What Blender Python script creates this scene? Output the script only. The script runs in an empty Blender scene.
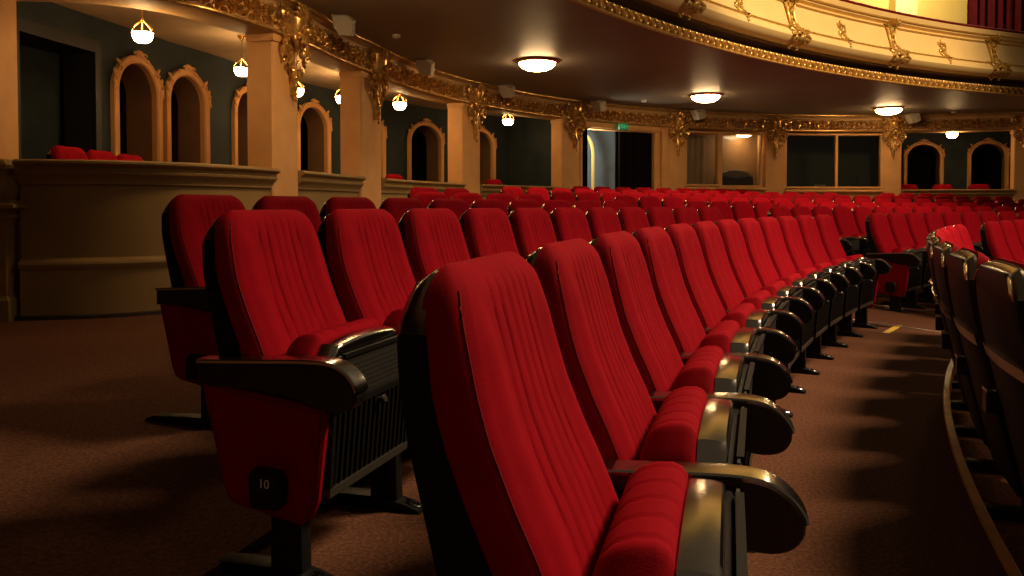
import bpy, math, random
from math import sin, cos, pi, radians, hypot, atan2, sqrt
random.seed(7)
scene = bpy.context.scene
COL = scene.collection

# ------------------------------------------------------------------ helpers
def mat(name, color, rough=.6, metal=0.0, spec=.5, noise=0.0, nscale=20.0, bump=0.0, bscale=200.0,
        coat=0.0, sheen=0.0, emit=None, estr=0.0, coatr=.05, c2=None, stretch=None):
    m = bpy.data.materials.new(name); m.use_nodes = True
    nt = m.node_tree; b = nt.nodes['Principled BSDF']
    b.inputs['Base Color'].default_value = (*color, 1)
    b.inputs['Roughness'].default_value = rough
    b.inputs['Metallic'].default_value = metal
    b.inputs['Specular IOR Level'].default_value = spec
    b.inputs['Coat Weight'].default_value = coat
    b.inputs['Coat Roughness'].default_value = coatr
    if sheen:
        b.inputs['Sheen Weight'].default_value = sheen
        b.inputs['Sheen Roughness'].default_value = .4
        b.inputs['Sheen Tint'].default_value = (*[min(1, c * 2 + .1) for c in color], 1)
    if emit:
        b.inputs['Emission Color'].default_value = (*emit, 1)
        b.inputs['Emission Strength'].default_value = estr
    tc = nt.nodes.new('ShaderNodeTexCoord')
    src = tc.outputs['Object']
    if stretch:
        mp = nt.nodes.new('ShaderNodeMapping'); mp.inputs['Scale'].default_value = stretch
        nt.links.new(src, mp.inputs[0]); src = mp.outputs[0]
    if noise or c2:
        n = nt.nodes.new('ShaderNodeTexNoise'); n.inputs['Scale'].default_value = nscale
        n.inputs['Detail'].default_value = 5
        nt.links.new(src, n.inputs['Vector'])
        r = nt.nodes.new('ShaderNodeValToRGB')
        lo = c2 if c2 else tuple(c * (1 - noise) for c in color)
        r.color_ramp.elements[0].position = .35; r.color_ramp.elements[1].position = .68
        r.color_ramp.elements[0].color = (*lo, 1); r.color_ramp.elements[1].color = (*color, 1)
        nt.links.new(n.outputs['Fac'], r.inputs[0]); nt.links.new(r.outputs[0], b.inputs['Base Color'])
    if bump:
        n2 = nt.nodes.new('ShaderNodeTexNoise'); n2.inputs['Scale'].default_value = bscale
        nt.links.new(src, n2.inputs['Vector'])
        bp = nt.nodes.new('ShaderNodeBump'); bp.inputs['Strength'].default_value = bump
        bp.inputs['Distance'].default_value = .004
        nt.links.new(n2.outputs['Fac'], bp.inputs['Height']); nt.links.new(bp.outputs[0], b.inputs['Normal'])
    return m

M = {}
M['velvet'] = mat('velvet', (.325, .0035, .0115), rough=.85, spec=.04, c2=(.275, .003, .0095), nscale=14, bump=.25, bscale=500)
M['piping'] = mat('piping', (.20, .003, .006), rough=.7, spec=.2)
M['plastic'] = mat('plastic', (.008, .007, .0065), rough=.55, spec=.14, bump=.1, bscale=300)
M['rubber'] = mat('rubber', (.012, .011, .010), rough=.3, spec=.5)
M['steel'] = mat('steel', (.46, .44, .42), rough=.17, metal=1, noise=.12, nscale=6, stretch=(1, 8, 8))
M['rimmetal'] = mat('rimmetal', (.22, .18, .13), rough=.2, metal=1, noise=.1, nscale=5)
M['railmetal'] = mat('railmetal', (.075, .065, .052), rough=.4, metal=.4)
M['iron'] = mat('iron', (.008, .0075, .007), rough=.5, spec=.25)
M['white'] = mat('white', (.8, .78, .72), rough=.5)
M['carpet'] = mat('carpet', (.175, .070, .036), rough=.95, spec=.1, c2=(.085, .034, .018), nscale=75, bump=.6, bscale=120)
M['cream'] = mat('cream', (.58, .37, .17), rough=.6, c2=(.52, .32, .145), nscale=3, spec=.3)
M['peach'] = mat('peach', (.70, .385, .155), rough=.6, c2=(.63, .34, .13), nscale=4, spec=.3)
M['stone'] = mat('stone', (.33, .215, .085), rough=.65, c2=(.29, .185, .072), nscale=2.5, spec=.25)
M['gold'] = mat('gold', (.92, .54, .16), rough=.24, metal=.6, noise=.55, nscale=22)
M['goldp'] = mat('goldp', (.80, .50, .13), rough=.38, metal=.4, noise=.45, nscale=26)
M['balcony'] = mat('balcony', (.86, .62, .28), rough=.45, c2=(.82, .58, .25), nscale=3, spec=.4)
M['soffit'] = mat('soffit', (.27, .235, .20), rough=.5, c2=(.245, .21, .175), nscale=2, spec=.4)
M['boxceil'] = mat('boxceil', (.55, .40, .24), rough=.7, c2=(.42, .30, .18), nscale=2.2)
M['teal'] = mat('teal', (.034, .046, .050), rough=.75, c2=(.022, .031, .036), nscale=2.5, spec=.2)
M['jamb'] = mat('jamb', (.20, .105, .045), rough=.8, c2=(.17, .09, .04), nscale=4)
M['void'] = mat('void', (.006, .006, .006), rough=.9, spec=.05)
M['lobby'] = mat('lobby', (.24, .36, .50), rough=.7, c2=(.20, .30, .42), nscale=4)
M['lobbygold'] = mat('lobbygold', (.85, .62, .22), rough=.6)
M['drape'] = mat('drape', (.007, .0045, .005), rough=.9, spec=.1)
M['reddrape'] = mat('reddrape', (.085, .006, .010), rough=.85, spec=.1, noise=.3, nscale=8)
M['coveshade'] = mat('coveshade', (.10, .05, .022), rough=.6)  # dark brown that carries the shade of the balcony cove
M['railvelvet'] = mat('railvelvet', (.14, .006, .010), rough=.8, spec=.1)
M['upwall'] = mat('upwall', (.86, .66, .24), rough=.6, c2=(.82, .60, .2), nscale=2)
M['upwall2'] = mat('upwall2', (.88, .78, .42), rough=.6)
M['lampbowl'] = mat('lampbowl', (.9, .8, .6), rough=.3, emit=(1, .62, .26), estr=52)
M['neardome'] = mat('neardome', (.9, .8, .6), rough=.3, emit=(1, .62, .28), estr=46)
M['reflectbowl'] = mat('reflectbowl', (.9, .8, .6), rough=.3, emit=(1, .75, .45), estr=18)
M['domebowl'] = mat('domebowl', (.9, .8, .6), rough=.3, emit=(1, .62, .28), estr=47)
M['brass'] = mat('brass', (.72, .43, .13), rough=.25, metal=1)
M['green'] = mat('green', (.01, .16, .07), rough=.4, emit=(.01, .22, .09), estr=.25)
M['greenlight'] = mat('greenlight', (.15, .6, .3), rough=.4, emit=(.08, .6, .25), estr=.5)
M['signred'] = mat('signred', (.55, .02, .015), rough=.4)
M['yellow'] = mat('yellow', (.80, .50, .06), rough=.5)
M['nosing'] = mat('nosing', (.75, .38, .11), rough=.4, spec=.5, noise=.25, nscale=12)
M['stripmetal'] = mat('stripmetal', (.42, .34, .26), rough=.35, metal=.6)
M['panel'] = mat('panel', (.52, .27, .10), rough=.5, coat=.9, coatr=.02, c2=(.46, .23, .085), nscale=3)
M['pane'] = mat('pane', (.010, .016, .014), rough=.08, spec=.6)
M['dark'] = mat('dark', (.012, .012, .014), rough=.6)
M['speaker'] = mat('speaker', (.46, .40, .32), rough=.5, noise=.06, nscale=8)
M['baseb'] = mat('baseb', (.04, .022, .014), rough=.6)
M['greyfan'] = mat('greyfan', (.26, .22, .15), rough=.5)

# perforated plate: dark metal with rows of small round holes
def perf():
    m = bpy.data.materials.new('perforated'); m.use_nodes = True
    nt = m.node_tree; b = nt.nodes['Principled BSDF']
    tc = nt.nodes.new('ShaderNodeTexCoord'); mp = nt.nodes.new('ShaderNodeMapping')
    mp.inputs['Scale'].default_value = (0, 68, 68)
    fr = nt.nodes.new('ShaderNodeVectorMath'); fr.operation = 'FRACTION'
    sb = nt.nodes.new('ShaderNodeVectorMath'); sb.operation = 'SUBTRACT'; sb.inputs[1].default_value = (0, .5, .5)
    ln = nt.nodes.new('ShaderNodeVectorMath'); ln.operation = 'LENGTH'
    lt = nt.nodes.new('ShaderNodeMath'); lt.operation = 'LESS_THAN'; lt.inputs[1].default_value = .27
    mx = nt.nodes.new('ShaderNodeMix'); mx.data_type = 'RGBA'
    mx.inputs[6].default_value = (.030, .027, .022, 1); mx.inputs[7].default_value = (.003, .003, .003, 1)
    nt.links.new(tc.outputs['Object'], mp.inputs[0]); nt.links.new(mp.outputs[0], fr.inputs[0])
    nt.links.new(fr.outputs[0], sb.inputs[0]); nt.links.new(sb.outputs[0], ln.inputs[0])
    nt.links.new(ln.outputs['Value'], lt.inputs[0]); nt.links.new(lt.outputs[0], mx.inputs[0])
    nt.links.new(mx.outputs[2], b.inputs['Base Color'])
    b.inputs['Metallic'].default_value = 0; b.inputs['Roughness'].default_value = .5
    return m
M['perf'] = perf()

class MB:
    def __init__(s): s.v = []; s.f = []
    def add(s, vs, fs):
        b = len(s.v); s.v += [tuple(p) for p in vs]; s.f += [tuple(b + i for i in f) for f in fs]
    def grid(s, rows, cu=False, cv=False, caps=False):
        n = len(rows); k = len(rows[0]); vs = [p for r in rows for p in r]; fs = []
        for i in range(n if cu else n - 1):
            for j in range(k if cv else k - 1):
                a = i * k + j; b = i * k + (j + 1) % k; c = ((i + 1) % n) * k + (j + 1) % k; d = ((i + 1) % n) * k + j
                fs.append((a, b, c, d))
        if caps and cv:
            fs.append(tuple(reversed(range(k)))); fs.append(tuple((n - 1) * k + j for j in range(k)))
        s.add(vs, fs)
    def box(s, x0, x1, y0, y1, z0, z1, fn=None):
        vs = [(x, y, z) for x in (x0, x1) for y in (y0, y1) for z in (z0, z1)]
        if fn: vs = [fn(*p) for p in vs]
        s.add(vs, [(0, 1, 3, 2), (4, 6, 7, 5), (0, 4, 5, 1), (2, 3, 7, 6), (0, 2, 6, 4), (1, 5, 7, 3)])
    def rbox(s, x0, x1, y0, y1, z0, z1, r=.01, n=3):
        # box with every edge rounded in the y-z outline and chamfered along x
        def loop(x, ins):
            pts = []; rr = max(r - ins, .0005)
            for (cy, cz, a0) in ((y1 - ins - rr, z1 - ins - rr, 0), (y0 + ins + rr, z1 - ins - rr, pi / 2), (y0 + ins + rr, z0 + ins + rr, pi), (y1 - ins - rr, z0 + ins + rr, 1.5 * pi)):
                for i in range(n + 1):
                    a = a0 + pi / 2 * i / n; pts.append((x, cy + rr * cos(a), cz + rr * sin(a)))
            return pts
        c = min(r * .5, (x1 - x0) * .4)
        s.grid([loop(x0, c), loop(x0 + c, 0), loop(x1 - c, 0), loop(x1, c)], cv=True, caps=True)
    def tube(s, pts, rad, n=6, sq=1.0, cap=True):
        rows = []
        N = len(pts)
        for i, p in enumerate(pts):
            a = pts[max(0, i - 1)]; b = pts[min(N - 1, i + 1)]
            t = [b[k] - a[k] for k in range(3)]; l = sqrt(sum(x * x for x in t)) or 1; t = [x / l for x in t]
            up = (0, 0, 1) if abs(t[2]) < .9 else (0, 1, 0)
            if sq != 1.0: up = (1, 0, 0)
            e1 = (t[1] * up[2] - t[2] * up[1], t[2] * up[0] - t[0] * up[2], t[0] * up[1] - t[1] * up[0])
            l = sqrt(sum(x * x for x in e1)) or 1; e1 = [x / l for x in e1]
            e2 = (e1[1] * t[2] - e1[2] * t[1], e1[2] * t[0] - e1[0] * t[2], e1[0] * t[1] - e1[1] * t[0])
            r = rad[i] if isinstance(rad, (list, tuple)) else rad
            rows.append([tuple(p[k] + r * (cos(2 * pi * j / n) * e1[k] + sq * sin(2 * pi * j / n) * e2[k]) for k in range(3)) for j in range(n)])
        s.grid(rows, cv=True, caps=cap)
    def lathe(s, prof, c=(0, 0, 0), n=20):
        s.grid([[(c[0] + r * cos(2 * pi * j / n), c[1] + r * sin(2 * pi * j / n), c[2] + z) for j in range(n)] for r, z in prof], cv=True, caps=True)
    def ell(s, c, r, ang=0.0, nu=6, nv=8, tilt=0.0):
        # ellipsoid, long axis rotated by ang in the y-z plane (local x = depth)
        rows = []
        for i in range(nu + 1):
            a = -pi / 2 + pi * i / nu; rr = max(cos(a), .04)
            row = []
            for j in range(nv):
                b = 2 * pi * j / nv
                x, y, z = r[0] * rr * cos(b), r[1] * rr * sin(b), r[2] * sin(a)
                y, z = y * cos(ang) - z * sin(ang), y * sin(ang) + z * cos(ang)
                row.append((c[0] + x, c[1] + y, c[2] + z))
            rows.append(row)
        s.grid(rows, cv=True, caps=True)
    def prism(s, outline, a0, a1, axis='y', bev=0.0):
        # outline [(p,q)] swept from a0 to a1 along the axis, optional bevel ring
        cx = sum(p for p, q in outline) / len(outline); cy = sum(q for p, q in outline) / len(outline)
        def lp(a, ins):
            o = []
            for p, q in outline:
                l = hypot(p - cx, q - cy) or 1; k = 1 - ins / l
                P, Q = cx + (p - cx) * k, cy + (q - cy) * k
                o.append((P, a, Q) if axis == 'y' else ((a, P, Q) if axis == 'x' else (P, Q, a)))
            return o
        sg = 1 if a1 > a0 else -1
        rows = [lp(a0, bev), lp(a0 + bev * sg, 0), lp(a1 - bev * sg, 0), lp(a1, bev)] if bev else [lp(a0, 0), lp(a1, 0)]
        s.grid(rows, cv=True, caps=True)
    def merge(s, o, fn=None): s.add([fn(*p) for p in o.v] if fn else o.v, o.f)
    def mesh(s, name, m, sharp=35):
        me = bpy.data.meshes.new(name); me.from_pydata(s.v, [], s.f); me.validate()
        import bmesh
        bm = bmesh.new(); bm.from_mesh(me); bmesh.ops.recalc_face_normals(bm, faces=bm.faces); bm.to_mesh(me); bm.free()
        me.materials.append(m)
        me.polygons.foreach_set('use_smooth', [True] * len(me.polygons))
        me.set_sharp_from_angle(angle=radians(sharp)); me.update()
        return me
    def build(s, name, m, parent=None, sharp=35):
        o = bpy.data.objects.new(name, s.mesh(name, m, sharp)); COL.objects.link(o)
        if parent: o.parent = parent
        return o

def tag(o, label=None, cat=None, group=None, kind=None):
    if label: o['label'] = label
    if cat: o['category'] = cat
    if group: o['group'] = group
    if kind: o['kind'] = kind
    return o
def empty(name, loc=(0, 0, 0), rz=0.0):
    o = bpy.data.objects.new(name, None); COL.objects.link(o); o.location = loc; o.rotation_euler = (0, 0, rz)
    o.empty_display_size = .1
    return o
def struct(mb, name, m, label=None, parent=None, sharp=35):
    o = mb.build(name, m, parent, sharp)
    if parent is None: o['kind'] = 'structure'
    if label: o['label'] = label
    return o
def copy_tree(o, parent=None):
    c = o.copy(); COL.objects.link(c)
    if parent: c.parent = parent
    for ch in [x for x in KIDS.get(o.name, [])]: copy_tree(ch, c)
    return c
KIDS = {}
def register(root, objs=None):
    for o in list(COL.objects):
        if o.parent: KIDS.setdefault(o.parent.name, [])
        if o.parent and o not in KIDS[o.parent.name]: KIDS[o.parent.name].append(o)

# ------------------------------------------------------------------ plan of the hall
C0 = (16.522, -3.437)                 # centre of the seating arcs
O0 = (8.2, 8.4)                       # centre of the curved row of boxes
def arcpts(R, a0, a1, n): return [(O0[0] + R * cos(a0 + (a1 - a0) * i / n), O0[1] + R * sin(a0 + (a1 - a0) * i / n)) for i in range(n + 1)]
FC = [(-6.0, 6.35), (-5.0, 6.40), (-4.2, 6.44), (-3.62, 6.52), (-3.2, 6.72), (-2.85, 7.08), (-2.55, 7.75), (-2.32, 8.6), (-2.17, 9.5)] + arcpts(10.35, radians(169), radians(52), 26)
BC = [(-4.6, 5.6), (-4.52, 6.6), (-4.46, 7.2), (-4.36, 7.9), (-4.2, 8.7), (-4.07, 9.4)] + arcpts(12.2, radians(172), radians(52), 26)
class Path:
    def __init__(s, P, ds=.08):
        out = []; n = len(P)
        for i in range(n - 1):
            p0, p1, p2, p3 = P[max(i - 1, 0)], P[i], P[i + 1], P[min(i + 2, n - 1)]
            for k in range(24):
                t = k / 24
                f = lambda a, b, c, d: .5 * ((2 * b) + (-a + c) * t + (2 * a - 5 * b + 4 * c - d) * t * t + (-a + 3 * b - 3 * c + d) * t ** 3)
                out.append((f(p0[0], p1[0], p2[0], p3[0]), f(p0[1], p1[1], p2[1], p3[1])))
        out.append(P[-1]); L = [0]
        for a, b in zip(out, out[1:]): L.append(L[-1] + hypot(b[0] - a[0], b[1] - a[1]))
        N = int(L[-1] / ds); res = []; j = 0
        for i in range(N + 1):
            q = L[-1] * i / N
            while j < len(L) - 2 and L[j + 1] < q: j += 1
            t = (q - L[j]) / max(1e-9, L[j + 1] - L[j])
            res.append((out[j][0] + t * (out[j + 1][0] - out[j][0]), out[j][1] + t * (out[j + 1][1] - out[j][1])))
        s.p = res; s.L = L[-1]
    def at(s, t, n=0.0):
        N = len(s.p) - 1; f = max(0, min(N - 1e-6, t / s.L * N)); i = int(f); u = f - i
        x = s.p[i][0] * (1 - u) + s.p[i + 1][0] * u; y = s.p[i][1] * (1 - u) + s.p[i + 1][1] * u
        a = s.p[max(0, i - 2)]; b = s.p[min(N, i + 3)]
        tx, ty = b[0] - a[0], b[1] - a[1]; l = hypot(tx, ty); tx /= l; ty /= l
        return (x - ty * n, y + tx * n)
    def ang(s, t):
        a = s.at(t - .05); b = s.at(t + .05); return atan2(b[1] - a[1], b[0] - a[0])
F = Path(FC); B = Path(BC)
def P3(path, s_, n, z): x, y = path.at(s_, n); return (x, y, z)
def frange(a, b, st): n = max(1, int(math.ceil((b - a) / st))); return [a + (b - a) * i / n for i in range(n + 1)]
def sweep(mb, path, s0, s1, prof, closed=True, step=.15):
    mb.grid([[P3(path, s_, n, z) for n, z in prof] for s_ in frange(s0, s1, step)], cv=closed, caps=closed)
def ring(th, R, z): return (C0[0] - R * cos(th), C0[1] + R * sin(th), z)

ZB, ZC, ZP, ZX = 2.83, 3.23, 1.458, 3.03      # beam underside, soffit, parapet top, ceiling of the boxes

# ------------------------------------------------------------------ floor
ROWZ = {-3: -.21, -2: -.14, -1: -.07, 0: 0.0, 1: .066, 2: .13, 3: .207, 4: .285, 5: .36, 6: .435, 7: .435, 8: .435, 9: .435, 10: .435}
START = {-3: .36, -2: .36, -1: .30, 0: .238, 1: .292, 2: .340, 3: .528, 4: .590, 5: 9, 6: 9, 7: 9, 8: 9, 9: 9, 10: 9}
TERR = lambda k: 16.09 + 1.05 * k
def ramp(r, cap):
    t = (r - TERR(0)) / 1.05 - .5; k = math.floor(t); u = t - k
    za = ROWZ[max(-3, min(10, k))]; zb = ROWZ[max(-3, min(10, k + 1))]
    return min(za + (zb - za) * u, cap)
fl = MB()
def patch(r0, r1, t0, t1, zf):
    ths = frange(t0, t1, .02); rs = frange(r0, r1, .27)
    rows = [[ring(t, r, zf(r)) for r in rs] for t in ths]
    fl.grid(rows)
    fl.grid([[ring(t, r0, zf(r0)), ring(t, r0, zf(r0) - .4)] for t in ths])
    fl.grid([[ring(t, r1, zf(r1)), ring(t, r1, zf(r1) - .4)] for t in ths])
    fl.grid([[ring(t0, r, zf(r)), ring(t0, r, zf(r) - .4)] for r in rs])
    fl.grid([[ring(t1, r, zf(r)), ring(t1, r, zf(r) - .4)] for r in rs])
for k in range(-3, 10):
    r0, r1 = TERR(k), TERR(k + 1); st = min(START[k], .664)
    z = ROWZ[k]
    patch(r0, r1, -.35, st, lambda r: ramp(r, .13))
    if st < .664: patch(r0, r1, st, .664, lambda r: z)
    patch(r0, r1, .664, .738, lambda r: ramp(r, .5))
    patch(r0, r1, .738, 1.62, lambda r: z)
struct(fl, 'floor', M['carpet'])
ns = MB()
ns.grid([[ring(t, 16.075, -.07), ring(t, 16.075, .006), ring(t, 16.08, .010), ring(t, 16.108, .010), ring(t, 16.112, .001)] for t in frange(.238, .664, .01)])
struct(ns, 'trim_1', M['nosing'], 'gold wooden nosing strip curving along the step behind the right hand seats')
al = MB()
for th in (.668, .7385):
    al.grid([[ring(th + w / 16.5, r, ramp(r, .5) + h) for w, h in ((-.018, .0), (-.016, .008), (.016, .008), (.018, 0))] for r in frange(15.2, 17.6, .2)])
struct(al, 'trim_2', M['stripmetal'], 'pale metal strips edging the cross aisle carpet')
ym = MB(); ym.box(0, 1, 0, 1, 0, 1, lambda a, b, c: ring(.641 + .031 * b, 16.665 + .05 * a, .001 + .006 * c))
tag(ym.build('floor_marking', M['yellow']), 'short yellow warning strip on the floor at the cross aisle', 'floor marking')

# ------------------------------------------------------------------ walls behind the boxes, with arched and square openings
def wall_open(mb, path, s0, s1, z0, z1, ops, n=0.0, step=.12):
    cuts = set(frange(s0, s1, step))
    for (a, b, zb, zs, zt) in ops:
        for i in range(17): cuts.add(a + (b - a) * (.5 - .5 * cos(pi * i / 16)))
    cuts = sorted(cuts); cuts = [c for i, c in enumerate(cuts) if i == 0 or c - cuts[i - 1] > 1e-5]
    def top(a, b, zs, zt, s_):
        u = (2 * s_ - a - b) / (b - a); return zs + (zt - zs) * sqrt(max(0, 1 - u * u)) if zt > zs else zt
    for c0, c1 in zip(cuts, cuts[1:]):
        m_ = (c0 + c1) / 2; op = next((o for o in ops if o[0] < m_ < o[1]), None)
        if not op:
            mb.grid([[P3(path, c, n, z0), P3(path, c, n, z1)] for c in (c0, c1)])
        else:
            a, b, zb, zs, zt = op
            mb.grid([[P3(path, c, n, top(a, b, zs, zt, c)), P3(path, c, n, z1)] for c in (c0, c1)])
            if zb > z0: mb.grid([[P3(path, c, n, z0), P3(path, c, n, zb)] for c in (c0, c1)])
def arch_outline(a, b, zb, zs, zt, n=20):
    pts = [(a, zb), (a, zb + (zs - zb) * .5), (a, zs)]
    if zt > zs:
        for i in range(1, n): t = pi - pi * i / n; pts.append(((a + b) / 2 + (b - a) / 2 * cos(t), zs + (zt - zs) * sin(t)))
    pts += [(b, zs), (b, zb + (zs - zb) * .5), (b, zb)]
    return pts
FLB = .605
ARCH = [(2.84, 3.49), (3.74, 4.38), (5.14, 5.78), (6.82, 7.58), (8.38, 9.15), (9.99, 10.86), (11.66, 12.42), (24.15, 24.94), (25.66, 26.42)]
ZS, ZT = 2.32, 2.66
ops = [(1.2, 2.52, FLB, 2.66, 2.66)] + [(a, b, FLB, ZS, ZT) for a, b in ARCH]
w = MB(); wall_open(w, B, 0, B.L, -.2, ZX + .02, ops)
struct(w, 'wall_left', M['teal'])
jm = MB(); vd = MB(); jd = MB()
for i, op in enumerate(ops):
    o = arch_outline(*op)
    (jm if i else jd).grid([[P3(B, s_, n, z) for s_, z in o] for n in (0, .2, .36)])
vd.grid([[P3(B, s_, .9, -.2), P3(B, s_, .9, 3.4)] for s_ in frange(.3, B.L, .2)])  # near-black colour stands in for the unlit dark beyond the arches
struct(jm, 'trim_3', M['jamb'], 'brown plastered reveals inside the arched openings')
struct(jd, 'door_1', M['dark'], 'dark square doorway at the back of the leftmost box')
struct(vd, 'wall_corridor', M['void'])

def arch_frame(i, a, b):
    m_ = MB(); cs = (a + b) / 2; hw = (b - a) / 2
    o = arch_outline(a, b, FLB, ZS, ZT, 24); wd = .085
    rows = []
    for j, (s_, z) in enumerate(o):
        if z <= ZS + 1e-6: dx, dz = (-1 if s_ < cs else 1), 0
        else:
            dx, dz = (s_ - cs) / hw, (z - ZS) / (ZT - ZS); l = hypot(dx, dz); dx /= l; dz /= l
        rows.append([P3(B, s_ + dx * e, n, z + dz * e) for e, n in ((-.004, .03), (-.004, -.035), (.012, -.055), (.03, -.04), (wd - .03, -.045), (wd - .012, -.06), (wd, -.05), (wd, .01))])
    m_.grid(rows)
    root = m_.build('arched_frame', M['peach'])
    c = MB()
    def loc(x, y, z): return P3(B, cs + y, -.045 - x, z)
    l = MB()
    for t in (-.9, -.45, 0, .45, .9): l.ell((.01, .045 * t * 1.2, ZT + .088 + .022 * cos(t * 1.5)), (.018, .020, .036), -t * .7)
    for sg in (-1, 1):
        l.tube([(.02, sg * (.075 + .035 * cos(q) * (1 - q / 9)), ZT + .085 + .032 * sin(q) * (1 - q / 9)) for q in [x * .5 for x in range(12)]], .010, 5)
        l.ell((.0, sg * .14, ZT + .045), (.02, .05, .022), -sg * .35)
    c.merge(l, loc); c.build('carved_crest', M['peach'], root)
    for sg in (-1, 1):
        l = MB(); c = MB()
        for (fy, zz, sc) in ((.80, ZS + (ZT - ZS) * .84, .9), (1.03, ZS + (ZT - ZS) * .50, .8), (1.06, ZS + .06, .8)):
            y = sg * (hw * fy + .058)
            l.ell((.005, y, zz), (.022, .022 * sc, .075 * sc), -sg * (.75 if fy < 1 else .25))
            l.tube([(.02, y + sg * (.0 + .022 * cos(q) * (1 - q / 8)), zz - .05 + .035 * sin(q) * (1 - q / 8)) for q in [x * .5 for x in range(10)]], .008, 5)
        l.tube([(.0, sg * (hw * .80 + .058), ZS + (ZT - ZS) * .84), (.0, sg * (hw + .06), ZS + (ZT - ZS) * .5), (0, sg * (hw + .058), ZS + .0), (0, sg * (hw + .055), ZS - .12)], [.012, .014, .014, .006], 5)
        c.merge(l, loc); c.build('carved_scroll', M['peach'], root)
    return root
AL = ['peach arched frame with carved crest, first right of the square opening, leftmost box',
      'peach arched frame beside the widest pillar, second arch in the leftmost box',
      'narrow peach arched frame cut off by the first full pillar\'s left side',
      'peach arched frame just right of the first full pillar, beside two small lamps',
      'peach arched frame mostly hidden by the second full pillar',
      'fully visible peach arched frame midway between the second and third full pillars',
      'peach arched frame half hidden right of the third full pillar, under a glowing lamp',
      'left of two peach arched frames in the box beyond the dark windows',
      'right of two peach arched frames in the box beyond the dark windows']
for i, (a, b) in enumerate(ARCH): tag(arch_frame(i, a, b), AL[i], 'archway', 'carved peach arches at the back of the boxes')
sf = MB()
for (a, b, c, d) in ((1.38, 1.5, FLB, 2.78), (2.52, 2.60, FLB, 2.78), (1.38, 2.6, 2.66, 2.78)):
    sf.grid([[P3(B, s_, n, z) for n, z in ((.03, c), (-.02, c), (-.02, d), (.03, d))] for s_ in frange(a, b, .1)], cv=True, caps=True)
struct(sf, 'trim_5', M['dark'], 'dark surround of the square doorway in the leftmost box')
rc = MB(); rc.grid([[P3(B, s_, .45, FLB), P3(B, s_, .45, 2.8)] for s_ in frange(1.3, 2.7, .2)])
struct(rc, 'wall_recess', M['teal'])

# ceilings and floor of the boxes
def between(mb, z, pa, na, pb, nb, N=160, f0=0.0, f1=1.0):
    mb.grid([[P3(pa, pa.L * t, na, z), P3(pb, pb.L * t, nb, z)] for t in [f0 + (f1 - f0) * i / N for i in range(N + 1)]])
m_ = MB(); between(m_, ZX, F, .1, B, .05); struct(m_, 'ceiling_boxes', M['boxceil'])
m_ = MB(); between(m_, FLB, F, .06, B, 1.0); struct(m_, 'floor_boxes', M['carpet'])
# partitions between bays
for i, s_ in enumerate((13.35, 16.43, 19.10, 21.98)):
    m_ = MB(); a = F.at(s_, .2); b = F.at(s_, 1.84); d = F.ang(s_); q = (cos(d) * .04, sin(d) * .04)
    m_.grid([[(p[0] + q[0] * e, p[1] + q[1] * e, z) for p, e in ((a, -1), (b, -1), (b, 1), (a, 1))] for z in (0, ZX)], cv=True, caps=True)
    struct(m_, 'wall_partition', M['teal' if i in (0, 3) else 'cream'])

# ------------------------------------------------------------------ pillars, parapets, beam and frieze
COLS = [(1.05, 1.79), (4.36, 4.86), (6.64, 7.31), (10.0, 10.57), (13.09, 13.62), (16.21, 16.67), (18.83, 19.34), (21.75, 22.17), (24.58, 25.05)]
PILL = []
CLAB = ['wide cream pillar on a moulded pedestal at the left edge', 'first full cream pillar, tallest one, beside the leftmost box',
        'second full cream pillar from the left', 'third full cream pillar from the left', 'fourth full cream pillar, left of the curtained doorway',
        'cream pillar right of the curtained doorway', 'cream pillar left of the dark windows', 'cream pillar right of the dark windows', 'cream pillar at the right edge']
for i, (a, b) in enumerate(COLS):
    m_ = MB()
    m_.grid([[P3(F, s_, n, z) for s_, n in ((a, .27), (a, -.015), (a + .015, -.03), ((a + b) / 2, -.035), (b - .015, -.03), (b, -.015), (b, .27))] for z in (-.1, 2.84)], cv=True, caps=True)
    if i:
        for z0, z1, e in ((2.76, 2.83, .02),):
            m_.grid([[P3(F, s_, n, z) for s_, n in ((a - e, .27), (a - e, -.035 - e), (b + e, -.035 - e), (b + e, .27))] for z in (z0, z1)], cv=True, caps=True)
    PILL.append(struct(m_, 'pillar', M['peach'], CLAB[i]))
# pedestal of the first pillar
m_ = MB()
def rd(e, z): return [P3(F, s_, n, z) for s_, n in ((1.0, .1), (1.0, -.03 - e), (1.20, -.05 - e), (1.83 + e, -.05 - e), (1.84 + e, .1))]
prof = [(.06, -.1), (.06, .3), (.03, .34), (.03, .94), (.05, .97), (.07, .98), (.07, 1.0), (.055, 1.01), (.055, 1.03), (.13, 1.045), (.15, 1.06), (.15, 1.085), (.12, 1.10), (.12, 1.115), (.05, 1.12),
        (.06, 1.16), (.075, 1.20), (.075, 1.26), (.05, 1.31), (.02, 1.33), (.02, 1.36), (.05, 1.38), (.055, 1.41), (.03, 1.44), (.0, 1.46)]
m_.grid([rd(e, z) for e, z in prof], cv=True, caps=True)
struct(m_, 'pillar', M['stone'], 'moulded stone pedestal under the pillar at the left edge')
PAR = [(.14, ZP - .01), (.12, ZP), (-.075, ZP), (-.10, ZP - .012), (-.105, ZP - .03), (-.09, ZP - .048), (-.06, ZP - .06), (-.055, ZP - .085), (-.07, ZP - .095), (-.065, ZP - .115), (-.03, ZP - .145),
       (-.012, ZP - .185), (-.012, ZP - .20), (.015, ZP - .205), (.015, .64), (0, .625), (-.03, .61), (-.038, .59), (-.03, .56), (-.012, .535), (-.012, -.1), (.14, -.1)]
PB = [(1.93, 4.38), (4.86, 6.62), (7.33, 10.0), (10.57, 13.09), (22.19, 24.58), (25.05, 27.0)]
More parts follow.
